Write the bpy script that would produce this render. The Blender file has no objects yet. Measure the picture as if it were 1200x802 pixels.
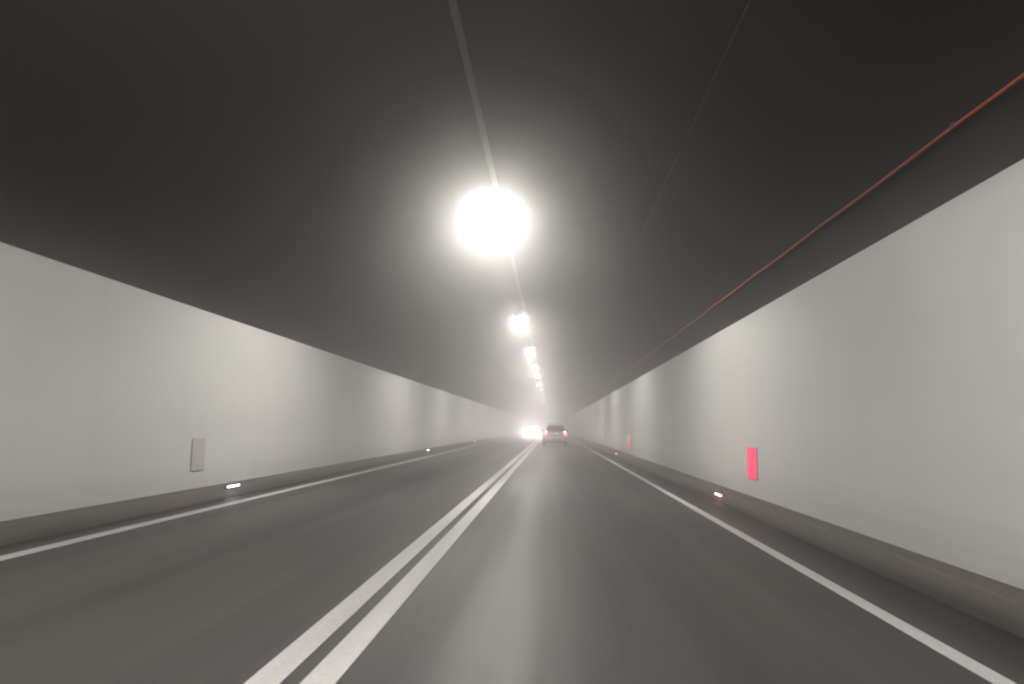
import bpy, bmesh, math, random
from mathutils import Vector, Matrix
random.seed(7)
C = bpy.context.scene
COL = C.collection

# ------------------------------------------------------------------ camera
# The eye sits over the right lane, 1.3 m above the asphalt. +Y runs down the tunnel, +X is to the right.
F, CX, CY, VX, VY, ROLL = 867.0, 600.0, 401.0, 646.0, 501.0, 0.01
CAM_H = 1.3
def camera_matrix():
    t = Vector(((VX-CX)/F, (VY-CY)/F, 1)).normalized()          # tunnel direction in image axes (x right, y down, z ahead)
    u = Vector((math.sin(ROLL), -math.cos(ROLL), 0)); u = (u - u.dot(t)*t).normalized()
    r = t.cross(u)
    world = lambda d: Vector((d.dot(r), d.dot(t), d.dot(u)))
    ax, ay, az = world(Vector((1,0,0))), world(Vector((0,-1,0))), world(Vector((0,0,-1)))
    m = Matrix((ax, ay, az)).transposed().to_4x4()
    m.translation = Vector((0, 0, CAM_H))
    return m
cd = bpy.data.cameras.new('camera'); cam = bpy.data.objects.new('camera', cd); COL.objects.link(cam)
cd.sensor_width = 36.0; cd.lens = F/1200*36; cd.clip_start = 0.05; cd.clip_end = 2000
cam.matrix_world = camera_matrix()
C.camera = cam

# ------------------------------------------------------------------ world, exposure
w = bpy.data.worlds.new('World'); C.world = w; w.use_nodes = True
w.node_tree.nodes['Background'].inputs[0].default_value = (0.02, 0.025, 0.04, 1)   # night outside the tunnel
w.node_tree.nodes['Background'].inputs[1].default_value = 0.05
C.view_settings.view_transform = 'Standard'; C.view_settings.look = 'None'
C.view_settings.exposure = 0.0; C.view_settings.gamma = 1.0
LAMP_STRENGTH = 5100.0
LAMP_COL = (1.0, 0.962, 0.90)
HAZE_DENSITY = 0.0215
HAZE_G = 0.9
HEAD_POWER = 1900.0
C.render.engine = 'CYCLES'
C.cycles.use_denoising = True
C.cycles.pixel_filter_type = 'BLACKMAN_HARRIS'; C.cycles.filter_width = 2.2
C.cycles.max_bounces = 8; C.cycles.diffuse_bounces = 4; C.cycles.glossy_bounces = 3
C.cycles.volume_bounces = 1; C.cycles.use_light_tree = True
C.cycles.sample_clamp_indirect = 4.0

# ------------------------------------------------------------------ material helpers
def new_mat(name):
    m = bpy.data.materials.new(name); m.use_nodes = True
    nt = m.node_tree; b = nt.nodes['Principled BSDF']
    return m, nt, b
def simple(name, col, rough=0.5, metal=0.0, spec=0.5, var=0.06, scale=8.0, coat=0.0, stretch=(1,1,1)):
    """procedural paint or plastic: base colour with a slight noise in colour and gloss"""
    m, nt, b = new_mat(name)
    N, L = nt.nodes.new, nt.links.new
    tc = N('ShaderNodeTexCoord'); mp = N('ShaderNodeMapping'); mp.inputs['Scale'].default_value = stretch
    nz = N('ShaderNodeTexNoise'); nz.inputs['Scale'].default_value = scale; nz.inputs['Detail'].default_value = 5
    L(tc.outputs['Object'], mp.inputs[0]); L(mp.outputs[0], nz.inputs['Vector'])
    mx = N('ShaderNodeMix'); mx.data_type = 'RGBA'
    lo = [c*(1-var*1.5) for c in col]; hi = [min(1, c*(1+var)) for c in col]
    mx.inputs['A'].default_value = (*lo, 1); mx.inputs['B'].default_value = (*hi, 1)
    L(nz.outputs['Fac'], mx.inputs['Factor']); L(mx.outputs['Result'], b.inputs['Base Color'])
    mr = N('ShaderNodeMapRange'); mr.inputs['To Min'].default_value = max(0, rough-0.07); mr.inputs['To Max'].default_value = min(1, rough+0.07)
    L(nz.outputs['Fac'], mr.inputs['Value']); L(mr.outputs[0], b.inputs['Roughness'])
    b.inputs['Metallic'].default_value = metal; b.inputs['Specular IOR Level'].default_value = spec
    b.inputs['Coat Weight'].default_value = coat
    return m
def emit(name, col, strength, base=(0.8,0.8,0.8)):
    m, nt, b = new_mat(name)
    b.inputs['Base Color'].default_value = (*base, 1)
    b.inputs['Emission Color'].default_value = (*col, 1); b.inputs['Emission Strength'].default_value = strength
    b.inputs['Roughness'].default_value = 0.3
    return m
def noise(nt, vec, scale, stretch, detail=4, rough=0.5):
    N, L = nt.nodes.new, nt.links.new
    mp = N('ShaderNodeMapping'); mp.inputs['Scale'].default_value = stretch
    L(vec, mp.inputs[0])
    nz = N('ShaderNodeTexNoise'); nz.inputs['Scale'].default_value = scale
    nz.inputs['Detail'].default_value = detail; nz.inputs['Roughness'].default_value = rough
    L(mp.outputs[0], nz.inputs['Vector']); return nz.outputs['Fac']
def maprange(nt, v, a, b, c, d, smooth=False):
    n = nt.nodes.new('ShaderNodeMapRange')
    if smooth: n.interpolation_type = 'SMOOTHSTEP'
    n.inputs['From Min'].default_value = a; n.inputs['From Max'].default_value = b
    n.inputs['To Min'].default_value = c; n.inputs['To Max'].default_value = d
    nt.links.new(v, n.inputs['Value']); return n.outputs[0]
def math_n(nt, op, a, b=None):
    n = nt.nodes.new('ShaderNodeMath'); n.operation = op
    for k, v in enumerate((a, b)):
        if v is None: continue
        if isinstance(v, (int, float)): n.inputs[k].default_value = v
        else: nt.links.new(v, n.inputs[k])
    return n.outputs[0]
def tint(nt, fac, col):
    """scales a colour by a grey factor"""
    n = nt.nodes.new('ShaderNodeVectorMath'); n.operation = 'SCALE'
    n.inputs[0].default_value = col
    nt.links.new(fac, n.inputs['Scale']); return n.outputs[0]

def asphalt_material():
    m, nt, b = new_mat('asphalt'); N, L = nt.nodes.new, nt.links.new
    tc = N('ShaderNodeTexCoord').outputs['Object']
    fine = noise(nt, tc, 60, (1, 0.5, 1), 6, 0.65)
    streak = noise(nt, tc, 1.3, (1.6, 0.035, 1), 5, 0.55)
    patch = noise(nt, tc, 0.35, (0.8, 0.22, 1), 3)
    sp = N('ShaderNodeSeparateXYZ'); L(tc, sp.inputs[0]); x = sp.outputs['X']
    # worn wheel tracks: two per lane, a darker oil band between them
    tracks = None
    for cx_, wd, amp in ((-0.15, 0.42, 0.10), (1.45, 0.42, 0.08), (-4.1, 0.45, 0.08), (-2.45, 0.45, 0.08), (0.65, 0.35, -0.05), (-3.3, 0.4, -0.06)):
        d = math_n(nt, 'ABSOLUTE', math_n(nt, 'SUBTRACT', x, cx_))
        t = maprange(nt, d, 0, wd*1.4, amp, 0, True)
        tracks = t if tracks is None else math_n(nt, 'ADD', tracks, t)
    f = math_n(nt, 'ADD', maprange(nt, fine, 0.3, 0.7, 0.74, 1.26), math_n(nt, 'ADD', maprange(nt, streak, 0.3, 0.7, -0.2, 0.2), maprange(nt, patch, 0.3, 0.7, -0.34, 0.28)))
    f = math_n(nt, 'ADD', f, tracks)
    # kerb shadow and gutter grime painted dark into the colour along both kerbs, ragged edge
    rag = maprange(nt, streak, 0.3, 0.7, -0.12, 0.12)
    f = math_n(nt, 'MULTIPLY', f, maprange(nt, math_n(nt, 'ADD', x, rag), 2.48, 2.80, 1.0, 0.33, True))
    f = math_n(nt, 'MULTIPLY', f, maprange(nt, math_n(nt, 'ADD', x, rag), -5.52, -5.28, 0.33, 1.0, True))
    L(tint(nt, f, (0.057, 0.0525, 0.0512)), b.inputs['Base Color'])
    L(math_n(nt, 'SUBTRACT', maprange(nt, streak, 0.3, 0.7, 0.62, 0.50), math_n(nt, 'MULTIPLY', tracks, 0.7)), b.inputs['Roughness'])
    b.inputs['Specular IOR Level'].default_value = 0.25
    bp = N('ShaderNodeBump'); bp.inputs['Strength'].default_value = 0.25; bp.inputs['Distance'].default_value = 0.004
    L(fine, bp.inputs['Height']); L(bp.outputs[0], b.inputs['Normal'])
    return m
def paint_material():
    m, nt, b = new_mat('road_paint'); N, L = nt.nodes.new, nt.links.new
    tc = N('ShaderNodeTexCoord').outputs['Object']
    fine = noise(nt, tc, 45, (1, 0.4, 1), 6, 0.7)
    wear = noise(nt, tc, 2.0, (2, 0.12, 1), 5, 0.6)
    f = math_n(nt, 'MULTIPLY', maprange(nt, fine, 0.3, 0.6, 0.86, 1.0), maprange(nt, wear, 0.3, 0.7, 0.84, 1.05))
    L(tint(nt, f, (0.60, 0.585, 0.585)), b.inputs['Base Color']); b.inputs['Roughness'].default_value = 0.6
    return m
def wall_material(side):
    m, nt, b = new_mat('painted_wall_panels'); N, L = nt.nodes.new, nt.links.new
    tc = N('ShaderNodeTexCoord').outputs['Object']
    soft = noise(nt, tc, 0.5, (1, 0.16, 0.7), 3)
    smear = noise(nt, tc, 2.2, (1, 0.05, 2.2), 5, 0.6)
    runs = noise(nt, tc, 1.6, (1, 1.0, 0.06), 5, 0.6)
    sp = N('ShaderNodeSeparateXYZ'); L(tc, sp.inputs[0])
    z = sp.outputs['Z']; y = sp.outputs['Y']
    f = math_n(nt, 'ADD', maprange(nt, soft, 0.3, 0.7, 0.95, 1.03), maprange(nt, smear, 0.3, 0.7, -0.02, 0.02))
    f = math_n(nt, 'ADD', f, maprange(nt, runs, 0.3, 0.7, -0.025, 0.012))
    # road spray dirt along the foot of the panels, ragged edge
    edge = math_n(nt, 'ADD', z, maprange(nt, smear, 0.3, 0.7, -0.12, 0.12))
    f = math_n(nt, 'MULTIPLY', f, maprange(nt, edge, 0.25, 0.75, 0.86, 1.0, True))
    # thin joints between panels, every 5 m
    ph = math_n(nt, 'ABSOLUTE', math_n(nt, 'SUBTRACT', math_n(nt, 'FRACT', math_n(nt, 'DIVIDE', math_n(nt, 'ADD', y, 1003.2), 5.0)), 0.5))
    f = math_n(nt, 'MULTIPLY', f, maprange(nt, ph, 0.0, 0.0030, 0.945, 1.0, True))
    L(tint(nt, f, (0.685, 0.685, 0.668)), b.inputs['Base Color'])
    L(maprange(nt, smear, 0.3, 0.7, 0.42, 0.55), b.inputs['Roughness'])
    return m
def vault_material():
    m, nt, b = new_mat('dark_ceiling_paint'); N, L = nt.nodes.new, nt.links.new
    tc = N('ShaderNodeTexCoord').outputs['Object']
    a = noise(nt, tc, 1.0, (1, 0.1, 1), 5, 0.6); fine = noise(nt, tc, 30, (1, 1, 1), 5, 0.65)
    f = math_n(nt, 'MULTIPLY', maprange(nt, a, 0.3, 0.7, 0.8, 1.2), maprange(nt, fine, 0.3, 0.7, 0.92, 1.08))
    L(tint(nt, f, (0.009, 0.0088, 0.008)), b.inputs['Base Color'])
    b.inputs['Roughness'].default_value = 0.55; b.inputs['Specular IOR Level'].default_value = 0.22
    bp = N('ShaderNodeBump'); bp.inputs['Strength'].default_value = 0.15; bp.inputs['Distance'].default_value = 0.01
    L(fine, bp.inputs['Height']); L(bp.outputs[0], b.inputs['Normal'])
    return m
def kerb_material():
    m, nt, b = new_mat('kerb_concrete'); N, L = nt.nodes.new, nt.links.new
    tc = N('ShaderNodeTexCoord').outputs['Object']
    a = noise(nt, tc, 2.5, (1, 0.08, 2), 5, 0.6); fine = noise(nt, tc, 40, (1, 1, 1), 5, 0.65)
    sp = N('ShaderNodeSeparateXYZ'); L(tc, sp.inputs[0])
    f = math_n(nt, 'MULTIPLY', maprange(nt, a, 0.3, 0.7, 0.75, 1.2), maprange(nt, fine, 0.3, 0.7, 0.9, 1.1))
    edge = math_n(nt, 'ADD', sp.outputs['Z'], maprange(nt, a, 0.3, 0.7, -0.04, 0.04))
    f = math_n(nt, 'MULTIPLY', f, maprange(nt, edge, -0.01, 0.12, 0.4, 1.0, True))   # colour darkens low on the face
    L(tint(nt, f, (0.094, 0.082, 0.071)), b.inputs['Base Color']); b.inputs['Roughness'].default_value = 0.75
    bp = N('ShaderNodeBump'); bp.inputs['Strength'].default_value = 0.3; bp.inputs['Distance'].default_value = 0.004
    L(fine, bp.inputs['Height']); L(bp.outputs[0], b.inputs['Normal'])
    return m

# ------------------------------------------------------------------ object helpers
def link(name, bm, mat, parent=None, smooth=False):
    me = bpy.data.meshes.new(name); bmesh.ops.recalc_face_normals(bm, faces=bm.faces[:]); bm.to_mesh(me); bm.free()
    if smooth:
        for p in me.polygons: p.use_smooth = True
        try: me.set_sharp_from_angle(angle=math.radians(40))
        except Exception: pass
    o = bpy.data.objects.new(name, me); COL.objects.link(o)
    if mat: me.materials.append(mat)
    if parent: o.parent = parent
    return o
def empty(name, loc, rz=0.0):
    o = bpy.data.objects.new(name, None); COL.objects.link(o); o.location = loc; o.rotation_euler = (0, 0, rz)
    o.empty_display_size = 0.2; return o
def tag(o, label=None, cat=None, group=None, kind=None):
    for k, v in (('label', label), ('category', cat), ('group', group), ('kind', kind)):
        if v: o[k] = v
    return o
def box(bm, x0, x1, y0, y1, z0, z1, bevel=0.0, seg=2):
    g = bmesh.ops.create_cube(bm, size=1.0)
    for v in g['verts']:
        v.co = Vector(((x0+x1)/2 + v.co.x*(x1-x0), (y0+y1)/2 + v.co.y*(y1-y0), (z0+z1)/2 + v.co.z*(z1-z0)))
    if bevel:
        es = list({e for v in g['verts'] for e in v.link_edges})
        bmesh.ops.bevel(bm, geom=es, offset=bevel, segments=seg, affect='EDGES', profile=0.5)
def cyl(bm, p0, p1, r0, r1=None, seg=24):
    r1 = r0 if r1 is None else r1
    p0, p1 = Vector(p0), Vector(p1); d = p1-p0
    q = Vector((0,0,1)).rotation_difference(d.normalized()).to_matrix().to_4x4()
    bmesh.ops.create_cone(bm, cap_ends=True, segments=seg, radius1=r0, radius2=r1, depth=d.length, matrix=Matrix.Translation((p0+p1)/2) @ q)
def extrude_profile(bm, pts, ys):
    """closed profile (x, z) swept along Y through the stations ys"""
    rings = [[bm.verts.new((x, y, z)) for x, z in pts] for y in ys]
    n = len(pts)
    for a, b_ in zip(rings, rings[1:]):
        for i in range(n): bm.faces.new((a[i], a[(i+1) % n], b_[(i+1) % n], b_[i]))
    bm.faces.new(rings[0]); bm.faces.new(rings[-1][::-1])
def copy_tree(o, parent=None):
    c = o.copy(); COL.objects.link(c); c.parent = parent
    for ch in list(o.children): copy_tree(ch, c)
    return c

Y0, Y1 = -34.0, 430.0
XR, XL = 3.38, -5.87          # inner faces of the two walls
XC = (XR+XL)/2; HALF = (XR-XL)/2 + 0.09
SPRING = 3.12; RISE = 2.69
KERB_H = 0.20

# ------------------------------------------------------------------ ground and road
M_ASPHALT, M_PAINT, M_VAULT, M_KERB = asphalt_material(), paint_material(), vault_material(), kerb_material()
bm = bmesh.new(); box(bm, XL-0.75, XR+0.75, Y0, Y1, -0.4, -0.05)
tag(link('ground', bm, simple('bedrock', (0.2, 0.19, 0.17), 0.9)), kind='structure')
bm = bmesh.new(); extrude_profile(bm, [(-5.66, -0.045), (3.10, -0.045), (3.10, 0.0), (-5.66, 0.0)], [Y0, Y1])
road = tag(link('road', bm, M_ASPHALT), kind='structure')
def stripe(name, x0, x1):
    bm = bmesh.new(); ys = [Y0 + 0.1 + i*(Y1-Y0-0.2)/60 for i in range(61)]
    extrude_profile(bm, [(x0, 0.001), (x1, 0.001), (x1, 0.005), (x0, 0.005)], ys)
    return link(name, bm, M_PAINT, road)
stripe('edge_line', 2.325, 2.45); stripe('centre_line', -1.245, -1.07); stripe('centre_line', -1.52, -1.345); stripe('edge_line', -5.20, -5.03)

def kerb(xf, xt, xw):
    """kerb with a battered face, rounded nose and a narrow ledge up to the wall"""
    s = 1 if xw > xf else -1
    pts = [(xf, -0.045), (xf, 0.004), (xt - s*0.012, KERB_H-0.03), (xt - s*0.002, KERB_H-0.012), (xt + s*0.02, KERB_H), (xw + s*0.2, KERB_H), (xw + s*0.2, -0.045)]
    bm = bmesh.new(); n = 58; L_ = (Y1-Y0)/n
    for i in range(n):                                    # cast in 8 m lengths with open joints
        extrude_profile(bm, pts, [Y0+i*L_+0.002, Y0+(i+1)*L_-0.002])
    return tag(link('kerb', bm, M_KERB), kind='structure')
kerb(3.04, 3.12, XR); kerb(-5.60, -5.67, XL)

# ------------------------------------------------------------------ walls and vault
def wall(x, s, label, WALL_TOP):
    pts = [(x, KERB_H+0.003), (x + s*0.15, KERB_H+0.003), (x + s*0.15, WALL_TOP-0.02), (x + s*0.11, WALL_TOP), (x + s*0.012, WALL_TOP), (x, WALL_TOP-0.012)]
    bm = bmesh.new(); extrude_profile(bm, pts, [Y0, Y1])
    return tag(link('wall', bm, wall_material(s)), label, 'wall', 'tunnel side walls')
wall(XR, 1, 'pale grey painted tunnel wall beside the lane with the red markers', 3.285)
wall(XL, -1, 'pale grey painted tunnel wall beside the oncoming lane', 3.17)
def vault():
    inner, outer = [], []
    n = 48
    for i in range(n+1):
        a = math.pi*i/n
        inner.append((XC + HALF*math.cos(a), SPRING + RISE*math.sin(a)))
        outer.append((XC + (HALF+0.5)*math.cos(a), SPRING + (RISE+0.5)*math.sin(a)))
    pts = [(XC+HALF+0.5, -0.045), (XC+HALF+0.07, -0.045), (XC+HALF+0.07, SPRING-0.05)] + inner + [(XC-HALF-0.07, SPRING-0.05), (XC-HALF-0.07, -0.045), (XC-HALF-0.5, -0.045)] + outer[::-1]
    bm = bmesh.new(); rings = []
    ys = [Y0, Y1]
    rings = [[bm.verts.new((x, y, z)) for x, z in pts] for y in ys]
    k = len(pts)
    for i in range(k): bm.faces.new((rings[0][i], rings[0][(i+1) % k], rings[1][(i+1) % k], rings[1][i]))
    for r_ in rings:
        f = bm.faces.new(r_)
        bmesh.ops.triangulate(bm, faces=[f])
    return tag(link('ceiling', bm, M_VAULT, smooth=True), kind='structure')
vault()
def vault_z(x): return SPRING + RISE*math.sqrt(max(0, 1-((x-XC)/HALF)**2))
# blind end of the lit stretch, far inside the haze
bm = bmesh.new(); box(bm, XL-0.6, XR+0.6, Y1+0.01, Y1+0.3, -0.4, 6.2)
tag(link('backdrop', bm, M_VAULT), kind='structure')

# ------------------------------------------------------------------ cables and conduit along the vault
def run(name, x, z, r, mat, label, cat, clips, clip_mat, sag=0.0, square=False, step=1.5):
    root = empty(name, (x, 0, 0)); tag(root, label, cat)
    bm = bmesh.new()
    if square:
        extrude_profile(bm, [(-r, z-r*0.6), (r, z-r*0.6), (r, z+r*0.6), (-r, z+r*0.6)], [Y0+1, Y1-1])
    else:
        n = 12; ys = [Y0+1+i*0.75 for i in range(int((Y1-Y0-2)/0.75))] if sag else [Y0+1, Y1-1]
        rings = []
        for y in ys:
            dz = -sag*math.sin(math.pi*((y/step) % 1.0))**2 if sag else 0
            rings.append([bm.verts.new((r*math.cos(2*math.pi*i/n), y, z+dz+r*math.sin(2*math.pi*i/n))) for i in range(n)])
        for a, b_ in zip(rings, rings[1:]):
            for i in range(n): bm.faces.new((a[i], a[(i+1) % n], b_[(i+1) % n], b_[i]))
        bm.faces.new(rings[0]); bm.faces.new(rings[-1][::-1])
    link('sheath' if not square else 'duct', bm, mat, root, smooth=not square)
    zc = vault_z(x)
    b0 = bmesh.new(); box(b0, -r*1.3, r*1.3, -0.02, 0.02, z-r*0.2, z+r*1.5+(0.012 if not square else 0.0), 0.002)
    c0 = link('clip', b0, clip_mat, root); c0.location.y = 6.0
    for i in range(1, clips):
        c = c0.copy(); COL.objects.link(c); c.parent = root; c.location.y = 6.0+i*step
    return root
M_GALV = simple('galvanised_steel', (0.42, 0.42, 0.41), 0.45, 0.6)
M_DUCT = simple('grey_plastic_duct', (0.17, 0.166, 0.155), 0.9, spec=0.1, stretch=(1, .1, 1))
M_ORANGE = simple('orange_cable_sheath', (0.55, 0.095, 0.03), 0.45, stretch=(1, .2, 1))
M_BLACKCABLE = simple('dark_cable_sheath', (0.13, 0.128, 0.12), 0.8, spec=0.2)
run('cable_duct', -1.09, vault_z(-1.09)-0.028, 0.042, M_DUCT, 'light grey cable duct running along the crown past the ceiling lights', 'cable duct', 40, M_DUCT, square=True, step=3.0)
run('cable', 3.265, 3.80, 0.014, M_ORANGE, 'long orange cable strung high above the wall with red markers', 'cable', 60, M_BLACKCABLE, sag=0.012, step=3.0)
run('cable', 1.76, vault_z(1.76)-0.016, 0.011, M_BLACKCABLE, 'thin dark cable on the ceiling between the duct and the orange cable', 'cable', 20, M_BLACKCABLE, step=3.0)

# ------------------------------------------------------------------ ceiling lights
M_GLASS = emit('lit_lens', LAMP_COL, LAMP_STRENGTH)
M_SKIRT = simple('black_enamel', (0.02, 0.02, 0.02), 0.7, spec=0.1)
M_HOUSING = simple('dark_cast_housing', (0.05, 0.05, 0.048), 0.75, 0.0, spec=0.2)
LX, LZ = -1.215, 5.49
def make_light():
    root = empty('ceiling_light', (LX, 0, LZ))
    bm = bmesh.new(); cyl(bm, (0,0,0.10), (0,0,0.17), 0.295, 0.26, 32); cyl(bm, (0,0,0.171), (0,0,0.25), 0.2, 0.15, 24)
    link('housing', bm, M_HOUSING, root, True)
    bm = bmesh.new()
    n = 32                                            # skirt round the lens: a downward cut-off, so far lamps glare less
    prof = [(0.28, 0.099), (0.28, -0.012), (0.29, -0.012), (0.29, 0.099)]
    vs = [[bm.verts.new((r*math.cos(math.tau*i/n), r*math.sin(math.tau*i/n), z)) for i in range(n)] for r, z in prof]
    for a, b_ in zip(vs, vs[1:]+vs[:1]):
        for i in range(n): bm.faces.new((a[i], a[(i+1) % n], b_[(i+1) % n], b_[i]))
    link('skirt', bm, M_SKIRT, root, True)
    bm = bmesh.new(); box(bm, -0.10, 0.10, -0.03, 0.03, 0.252, 0.275, 0.004); box(bm, -0.10, -0.08, -0.03, 0.03, 0.276, 0.315); box(bm, 0.08, 0.10, -0.03, 0.03, 0.276, 0.31)
    link('bracket', bm, M_SKIRT, root)
    bm = bmesh.new(); R_, n, k = 0.10, 20, 5        # domed lens set up inside the skirt, nearly level with its rim
    rings = []
    for j in range(k):
        a = (math.pi/2)*j/k*1.0
        rings.append([bm.verts.new((R_*math.cos(a)*math.cos(2*math.pi*i/n), R_*math.cos(a)*math.sin(2*math.pi*i/n), 0.098-0.10*math.sin(a))) for i in range(n)])
    tip = bm.verts.new((0, 0, 0.098-0.10))
    for a, b_ in zip(rings, rings[1:]):
        for i in range(n): bm.faces.new((a[i], a[(i+1) % n], b_[(i+1) % n], b_[i]))
    for i in range(n): bm.faces.new((rings[-1][i], rings[-1][(i+1) % n], tip))
    bm.faces.new(rings[0])
    link('lens', bm, M_GLASS, root, True)
    return root
light0 = make_light()
ORD = ['behind','behind','overhead','first','second','third','fourth','fifth','sixth','seventh','eighth','ninth','tenth']
spots = [-23.0, -11.0, 1.6, 14.25, 28.2, 40.0, 51.0, 62.2, 73.8, 85.8] + [98.0+12.0*i for i in range(27)]
for i, y in enumerate(spots):
    o = light0 if i == 0 else copy_tree(light0)
    o.location = (LX, y, LZ)
    g = 'round ceiling lights along the crown'
    if y < 0: lab = '%s lit ceiling light behind the viewpoint' % ('second' if y < -20 else 'nearest')
    elif y < 5: lab = 'lit ceiling light directly overhead, just above the view'
    elif y < 20: lab = 'largest and brightest round ceiling light with the widest glow'
    elif i <= 10: lab = '%s lit ceiling light into the haze, counting the big glowing one as first' % ORD[i]
    else: lab, g = 'tiny ceiling light lost in the haze beyond the line of distinct lights', 'faint ceiling lights deep in the haze'
    tag(o, lab, 'ceiling light', g)

# ------------------------------------------------------------------ kerb studs
def stud_parts(mat):
    root = empty('kerb_stud', (0,0,0))
    bm = bmesh.new(); box(bm, -0.028, 0.0, -0.25, 0.25, -0.03, 0.03, 0.006); link('housing', bm, M_HOUSING, root)
    bm = bmesh.new(); box(bm, 0.001, 0.034, -0.22, 0.22, -0.010, 0.010, 0.004); link('lens', bm, mat, root)
    return root
NTH = ['nearest', 'second', 'third', 'fourth', 'fifth']
white0 = stud_parts(emit('white_stud_lens', (0.86, 0.92, 1.0), 14.0)); red0 = stud_parts(emit('reddish_stud_lens', (1.0, 0.36, 0.28), 12.0))  # reflector studs; their glow is added in place of returned headlight
for k, y in enumerate((13.0, 33.8, 54.7, 73.5, 95)):
    o = white0 if k == 0 else copy_tree(white0); o.location = (-5.612, y, 0.18)
    tag(o, '%s white reflector stud on the kerb beside the oncoming lane' % NTH[k], 'kerb stud', 'white studs on the kerb by the oncoming lane')
for k, y in enumerate((13.9, 35.2, 57.5, 79.5)):
    o = red0 if k == 0 else copy_tree(red0); o.location = (3.068, y, 0.13); o.rotation_euler = (0, 0, math.pi)
    tag(o, '%s reddish reflector stud on the kerb below the red markers' % NTH[k], 'kerb stud', 'reddish studs on the kerb by the near lane')

# ------------------------------------------------------------------ wall markers
M_RED = emit('red_marker_glow', (1.0, 0.06, 0.19), 0.68, (0.9, 0.06, 0.14)); M_GREY = simple('grey_marker_face', (0.50, 0.485, 0.47), 0.5); M_BACK = simple('marker_backplate', (0.52, 0.51, 0.50), 0.6); M_DARK = simple('dark_marker_face', (0.06, 0.08, 0.07), 0.5)  # red plates are reflectors, emission added to stand in for light they return
M_WHITE = simple('white_marker_face', (0.8, 0.79, 0.76), 0.5)
def marker(x, y, z, s, hw, hh, mat, label, group=None):
    """upright rounded plate, slightly folded, screwed to the wall"""
    root = empty('wall_marker', (x, y, z)); tag(root, label, 'wall marker', group)
    bm = bmesh.new(); box(bm, -0.010 if s > 0 else 0.0, 0.0 if s > 0 else 0.010, -hw-0.012, hw+0.012, -hh-0.012, hh+0.012, 0.006)
    link('backplate', bm, M_BACK, root)
    bm = bmesh.new()
    pts = []
    for cx_, cz_, a0 in ((hw-0.04, hh-0.04, 0), (-hw+0.04, hh-0.04, 90), (-hw+0.04, -hh+0.04, 180), (hw-0.04, -hh+0.04, 270)):
        for t in range(6):
            a = math.radians(a0+t*18); pts.append((cx_+0.04*math.cos(a), cz_+0.04*math.sin(a)))
    f0 = [bm.verts.new((-s*0.011, p, q)) for p, q in pts]; f1 = [bm.verts.new((-s*0.015, p, q)) for p, q in pts]
    bm.faces.new(f0); bm.faces.new(f1[::-1])
    for i in range(len(pts)): bm.faces.new((f0[i], f0[(i+1) % len(pts)], f1[(i+1) % len(pts)], f1[i]))
    link('reflector', bm, mat, root)
    for q in (-1, 1):
        bm = bmesh.new(); cyl(bm, (-s*0.015, 0, q*(hh-0.06)), (-s*0.019, 0, q*(hh-0.06)), 0.012, seg=12); link('screw', bm, M_GALV, root)
for (y, lab) in ((12.75, 'large bright red upright marker plate on the wall, nearest of the two red ones'), (32.5, 'smaller looking red upright marker plate farther along the wall')):
    marker(XR-0.003, y, 0.755, 1, 0.29 if y < 20 else 0.42, 0.26, M_RED, lab, 'red marker plates on the wall')
marker(XR-0.003, 57.9, 1.42, 1, 0.35, 0.27, M_DARK, 'small dark marker plate high on the wall beyond the red ones')
marker(XL+0.003, 12.15, 0.755, -1, 0.22, 0.26, M_GREY, 'grey upright marker plate on the wall above the nearest white stud')
marker(XL+0.003, 51.6, 0.79, -1, 0.3, 0.26, M_WHITE, 'white upright marker plate far along the wall by the oncoming lane')

# ------------------------------------------------------------------ cars
M_RUBBER = simple('tyre_rubber', (0.02, 0.02, 0.02), 0.85); M_RIM = simple('alloy_rim', (0.5, 0.5, 0.5), 0.3, 0.9)
M_CARGLASS = simple('tinted_car_glass', (0.012, 0.013, 0.015), 0.08, spec=0.7, var=0.02)
M_TRIM = simple('black_plastic_trim', (0.03, 0.03, 0.03), 0.6)
M_PLATE = simple('number_plate', (0.62, 0.66, 0.75), 0.4); M_CHROME = simple('chrome', (0.7, 0.7, 0.7), 0.15, 1.0)
M_TAIL = emit('lit_tail_lamp', (1.0, 0.10, 0.14), 9.0, (0.5, 0.02, 0.02)); M_TAILDIM = simple('red_lamp_plastic', (0.55, 0.03, 0.05), 0.2, coat=0.5)
M_BRAKE = emit('bright_tail_lamp', (1.0, 0.28, 0.30), 28.0, (0.5, 0.02, 0.02))
M_HEAD = emit('lit_head_lamp', (1.0, 0.93, 0.93), 900.0); M_HEADOFF = simple('head_lamp_lens', (0.6, 0.62, 0.65), 0.1, coat=1)
M_PLATELAMP = emit('plate_lamp', (1, 1, 1), 14.0)

# longitudinal stations of the shell: y of lower body, y of roof line, half width, z sill, z belt, half width of roof, z roof
ST = [(0.00, 0.34, 0.80, 0.34, 0.98, 0.60, 1.47),
      (0.12, 0.50, 0.86, 0.26, 1.00, 0.63, 1.53),
      (0.45, 0.80, 0.89, 0.22, 1.00, 0.645, 1.555),
      (1.10, 1.30, 0.90, 0.21, 0.985, 0.65, 1.575),
      (1.75, 1.85, 0.90, 0.21, 0.97, 0.65, 1.58),
      (2.45, 2.30, 0.90, 0.21, 0.96, 0.64, 1.56),
      (2.95, 2.65, 0.895, 0.21, 0.955, 0.62, 1.50),
      (3.25, 3.25, 0.89, 0.21, 0.95, 0.74, 1.00),
      (3.80, 3.80, 0.87, 0.21, 0.87, 0.70, 0.925),
      (4.20, 4.20, 0.82, 0.23, 0.77, 0.62, 0.82),
      (4.42, 4.38, 0.66, 0.32, 0.64, 0.50, 0.70)]
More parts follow.
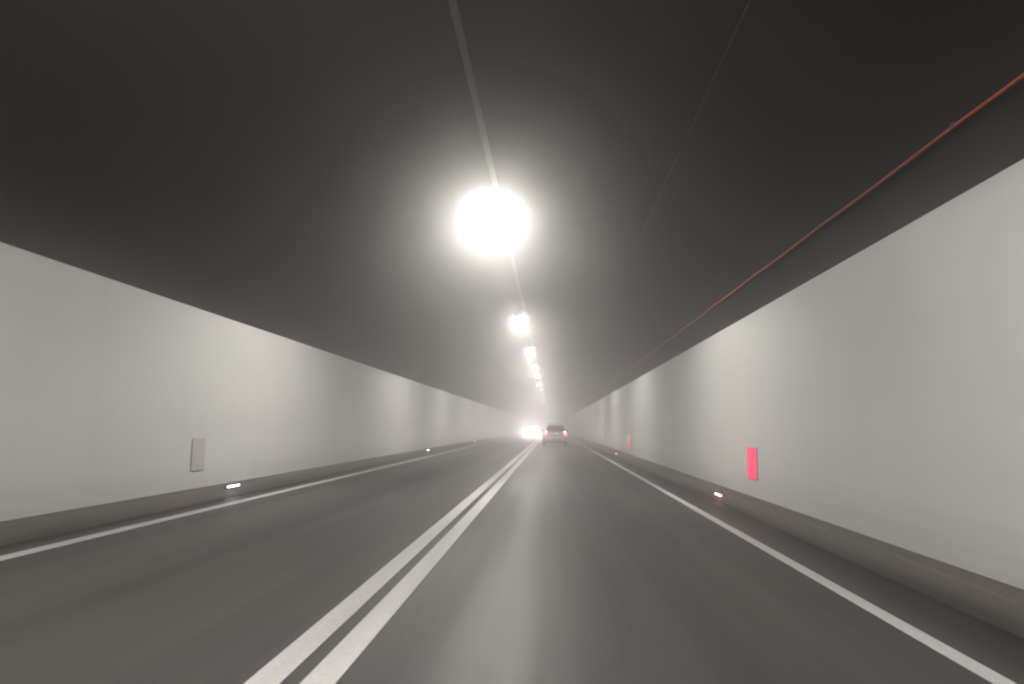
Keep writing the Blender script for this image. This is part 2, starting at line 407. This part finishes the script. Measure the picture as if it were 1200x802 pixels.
def ring(s):
    yl, yu, hw, zs, zb, wr, zr = s
    low = zr - zb < 0.2
    half = [(0, yl, zs), (hw*0.72, yl, zs), (hw*0.95, yl, zs+0.05), (hw, yl, zs+0.22), (hw*1.005, yl, (zs+zb)/2+0.08), (hw*0.975, yl+(yu-yl)*0.08, zb-0.06), (hw*0.945, yl+(yu-yl)*0.12, zb),
            (wr + (hw*0.94-wr)*0.12, yu-(yu-yl)*0.1, zr-(zr-zb)*0.13), (wr*0.93, yu, zr-0.015 if not low else zr-0.005), (wr*0.5, yu, zr+0.012), (0, yu, zr+0.018)]
    return half
def shell_faces():
    """vertices and named quads of the shell, both sides"""
    R = [ring(s) for s in ST]; n = len(R[0])
    full = [r + [(-x, y, z) for x, y, z in r[-2:0:-1]] for r in R]
    return full, n
def make_car(name, paint, lit_front, lit_rear):
    root = empty(name, (0,0,0))
    full, n = shell_faces(); m = len(full[0])
    wheels = [(0.82, 0.31), (3.52, 0.31)]
    bm = bmesh.new(); V = [[bm.verts.new(p) for p in r] for r in full]
    for a, b_ in zip(V, V[1:]):
        for j in range(m): bm.faces.new((a[j], a[(j+1) % m], b_[(j+1) % m], b_[j]))
    # rear and front faces in horizontal strips with a soft bulge
    def endcap(r, sgn):
        for j in range(0, n-1):
            A, B = r[j], r[j+1]; jA, jB = (m-j) % m, (m-j-1) % m
            Am, Bm_ = r[jA], r[jB]
            if A is Am and B is Bm_: continue
            vs = []
            for v in (A, B, Bm_, Am):
                if v not in vs: vs.append(v)
            if len(vs) >= 3:
                try: bm.faces.new(vs)
                except ValueError: pass
    endcap(V[0], -1); endcap(V[-1], 1)
    body = link('body', bm, paint, root, True)
    # glass: copies of the window quads set 6 mm proud
    def glass(nm, quads, inset=0.06, off=0.006, mat=M_CARGLASS):
        bm = bmesh.new()
        for q in quads:
            P = [Vector(p) for p in q]; c = sum(P, Vector())/len(P)
            nrm = (P[1]-P[0]).cross(P[2]-P[0]).normalized()
            out = Vector((c.x, (c.y-2.0)*0.3, (c.z-0.8)))
            if nrm.dot(out) < 0: nrm = -nrm
            Q = [p + (c-p)*inset + nrm*off for p in P]; Q2 = [p - nrm*0.004 for p in Q]
            a = [bm.verts.new(p) for p in Q]; b_ = [bm.verts.new(p) for p in Q2]
            bm.faces.new(a); bm.faces.new(b_[::-1])
            for i in range(len(a)): bm.faces.new((a[i], a[(i+1) % len(a)], b_[(i+1) % len(a)], b_[i]))
        return link(nm, bm, mat, root)
    for sd in (0, 1):
        idx = (6, 7) if sd == 0 else (m-7, m-6)
        if sd == 1: idx = (m-6, m-7)
        for (i0, i1) in ((1, 3), (3, 5), (5, 6)):
            glass('side_window', [(full[i0][idx[0]], full[i1][idx[0]], full[i1][idx[1]], full[i0][idx[1]])], 0.05, 0.012)
    a, b_ = full[0][6], full[0][7]
    bl = Vector(a)+Vector((-0.06, -0.004, 0.05)); tl = Vector(b_)+Vector((-0.06, -0.004, -0.0))
    rw = glass('rear_window', [((bl.x, bl.y, bl.z), (tl.x, tl.y, tl.z), (-tl.x, tl.y, tl.z), (-bl.x, bl.y, bl.z))], 0.0, 0.012)
    a, b_ = full[7][7], full[6][7]
    glass('windscreen', [((a[0]-.03, a[1], a[2]+.02), (b_[0]-.03, b_[1], b_[2]+.05), (-b_[0]+.03, b_[1], b_[2]+.05), (-a[0]+.03, a[1], a[2]+.02))], 0.02, 0.012)
    bm = bmesh.new(); box(bm, -0.58, 0.58, 0.26, 0.48, 1.500, 1.53, 0.01); link('roof_spoiler', bm, paint, root)
    # bumpers
    bm = bmesh.new(); box(bm, -0.84, 0.84, -0.07, 0.10, 0.37, 0.62, 0.05, 4); link('rear_bumper', bm, paint, root, True)
    bm = bmesh.new(); box(bm, -0.80, 0.80, -0.055, 0.12, 0.22, 0.366, 0.03, 3); link('rear_valance', bm, M_TRIM, root, True)
    bm = bmesh.new(); box(bm, -0.58, 0.42, -0.075, -0.058, 0.285, 0.325, 0.006); link('chrome_strip', bm, M_CHROME, root)
    bm = bmesh.new(); box(bm, -0.66, 0.66, 4.36, 4.46, 0.24, 0.5, 0.04, 4); link('front_bumper', bm, paint, root, True)
    bm = bmesh.new(); box(bm, -0.45, 0.45, 4.40, 4.475, 0.36, 0.46, 0.01); link('grille', bm, M_TRIM, root)
    bm = bmesh.new(); box(bm, -0.32, 0.32, -0.022, -0.004, 0.905, 0.93, 0.006); link('tailgate_handle', bm, M_CHROME, root)
    bm = bmesh.new(); box(bm, -0.26, 0.26, -0.024, -0.006, 0.76, 0.875, 0.005); pl = link('number_plate', bm, M_PLATE, root)
    bm = bmesh.new(); box(bm, -0.012, 0.012, 0.15, 0.17, 1.53, 1.56); bm.free()
    for s in (-1, 1):
        bm = bmesh.new(); cyl(bm, (s*0.10, -0.026, 0.893), (s*0.10, -0.012, 0.893), 0.014, seg=12); link('plate_lamp', bm, M_PLATELAMP, root)
        # tail lamp: upper lit lens and a lower dimmer lens wrapping the corner
        bm = bmesh.new(); box(bm, min(s*0.56, s*0.84), max(s*0.56, s*0.84), -0.03, 0.16, 0.92, 1.03, 0.03, 3); tl_ = link('tail_lamp', bm, M_TAILDIM, root, True)
        bm = bmesh.new(); box(bm, min(s*0.62, s*0.78), max(s*0.62, s*0.78), -0.04, -0.0305, 0.945, 1.01, 0.004); link('lit_lens', bm, M_BRAKE if lit_rear else M_TAILDIM, tl_)
        bm = bmesh.new(); box(bm, min(s*0.66, s*0.85), max(s*0.66, s*0.85), -0.026, 0.15, 0.74, 0.915, 0.03, 3); t2 = link('lower_tail_lamp', bm, M_TAIL if lit_rear else M_TAILDIM, root, True)
        # door mirror
        bm = bmesh.new(); box(bm, min(s*0.9, s*1.06), max(s*0.9, s*1.06), 2.72, 2.84, 1.02, 1.15, 0.03, 3); box(bm, min(s*0.86, s*0.92), max(s*0.86, s*0.92), 2.75, 2.81, 1.0, 1.03)
        mr = link('door_mirror', bm, M_TRIM, root, True)
        # head lamp
        bm = bmesh.new(); box(bm, min(s*0.42, s*0.70), max(s*0.42, s*0.70), 4.22, 4.41, 0.60, 0.71, 0.03, 3); h = link('headlight', bm, M_HEADOFF, root, True)
        bm = bmesh.new(); cyl(bm, (s*0.56, 4.411, 0.655), (s*0.56, 4.43, 0.655), 0.045, seg=16); link('lit_bulb', bm, M_HEAD if lit_front else M_HEADOFF, h)
        for (wy, wr) in wheels:
            bm = bmesh.new(); cyl(bm, (s*0.93, wy, wr+0.004), (s*0.915, wy, wr+0.004), wr*1.12, seg=28); 
            link('wheel_arch', bm, M_TRIM, root)
            wh = empty('wheel', (s*0.85, wy, wr+0.003)); wh.parent = root
            bm = bmesh.new(); cyl(bm, (-0.10, 0, 0), (0.10, 0, 0), wr, seg=32)
            es = [e for e in bm.edges if abs(e.verts[0].co.x - e.verts[1].co.x) < 1e-4]
            bmesh.ops.bevel(bm, geom=es, offset=0.03, segments=3, affect='EDGES'); link('tyre', bm, M_RUBBER, wh, True)
            bm = bmesh.new(); cyl(bm, (s*0.096, 0, 0), (s*0.106, 0, 0), wr*0.66, seg=28)
            for q in range(5):
                a_ = q*math.tau/5; cyl(bm, (s*0.108, 0, 0), (s*0.108, math.cos(a_)*wr*0.6, math.sin(a_)*wr*0.6), 0.025, seg=8)
            link('rim', bm, M_RIM, wh, True)
    return root
M_SILVER = simple('silver_car_paint', (0.50, 0.49, 0.50), 0.32, 0.35, coat=0.6, var=0.02)
M_DARKPAINT = simple('dark_grey_car_paint', (0.10, 0.10, 0.11), 0.3, 0.3, coat=0.6, var=0.02)
car = make_car('car', M_SILVER, False, True); car.location = (0.29, 52.0, 0.004); car.scale = (0.93, 1, 1)
tag(car, 'silver hatchback seen from behind with lit red tail lamps in the near lane', 'car')
onc = make_car('car', M_DARKPAINT, True, False); onc.location = (-2.6, 104.0, 0.004); onc.rotation_euler = (0, 0, math.pi)
tag(onc, 'oncoming car hidden behind the dazzling glow of its own headlights', 'car')
for s in (-1, 1):                                  # the light those two headlights throw up the road
    ld = bpy.data.lights.new('headlight_beam', 'SPOT'); ld.energy = HEAD_POWER; ld.color = (1.0, 0.87, 0.89)
    ld.spot_size = math.radians(20); ld.spot_blend = 0.9; ld.shadow_soft_size = 0.06
    lo = bpy.data.objects.new('headlight_beam', ld); COL.objects.link(lo)
    lo.parent = onc; lo.location = (s*0.56, 4.47, 0.655)
    lo.rotation_euler = (math.radians(90), 0, 0)     # along the car's own +Y

# ------------------------------------------------------------------ haze filling the tunnel
bm = bmesh.new(); box(bm, XL-2.0, XR+2.0, Y0-2.0, Y1+3.0, -1.4, 7.4)
hz = link('haze', bm, None); tag(hz, kind='stuff')
m = bpy.data.materials.new('tunnel_haze'); m.use_nodes = True; nt = m.node_tree; nt.nodes.clear()
out = nt.nodes.new('ShaderNodeOutputMaterial'); pv = nt.nodes.new('ShaderNodeVolumePrincipled')
pv.inputs['Color'].default_value = (0.93, 0.92, 0.91, 1); pv.inputs['Density'].default_value = HAZE_DENSITY; pv.inputs['Anisotropy'].default_value = HAZE_G
nt.links.new(pv.outputs[0], out.inputs['Volume']); hz.data.materials.append(m)
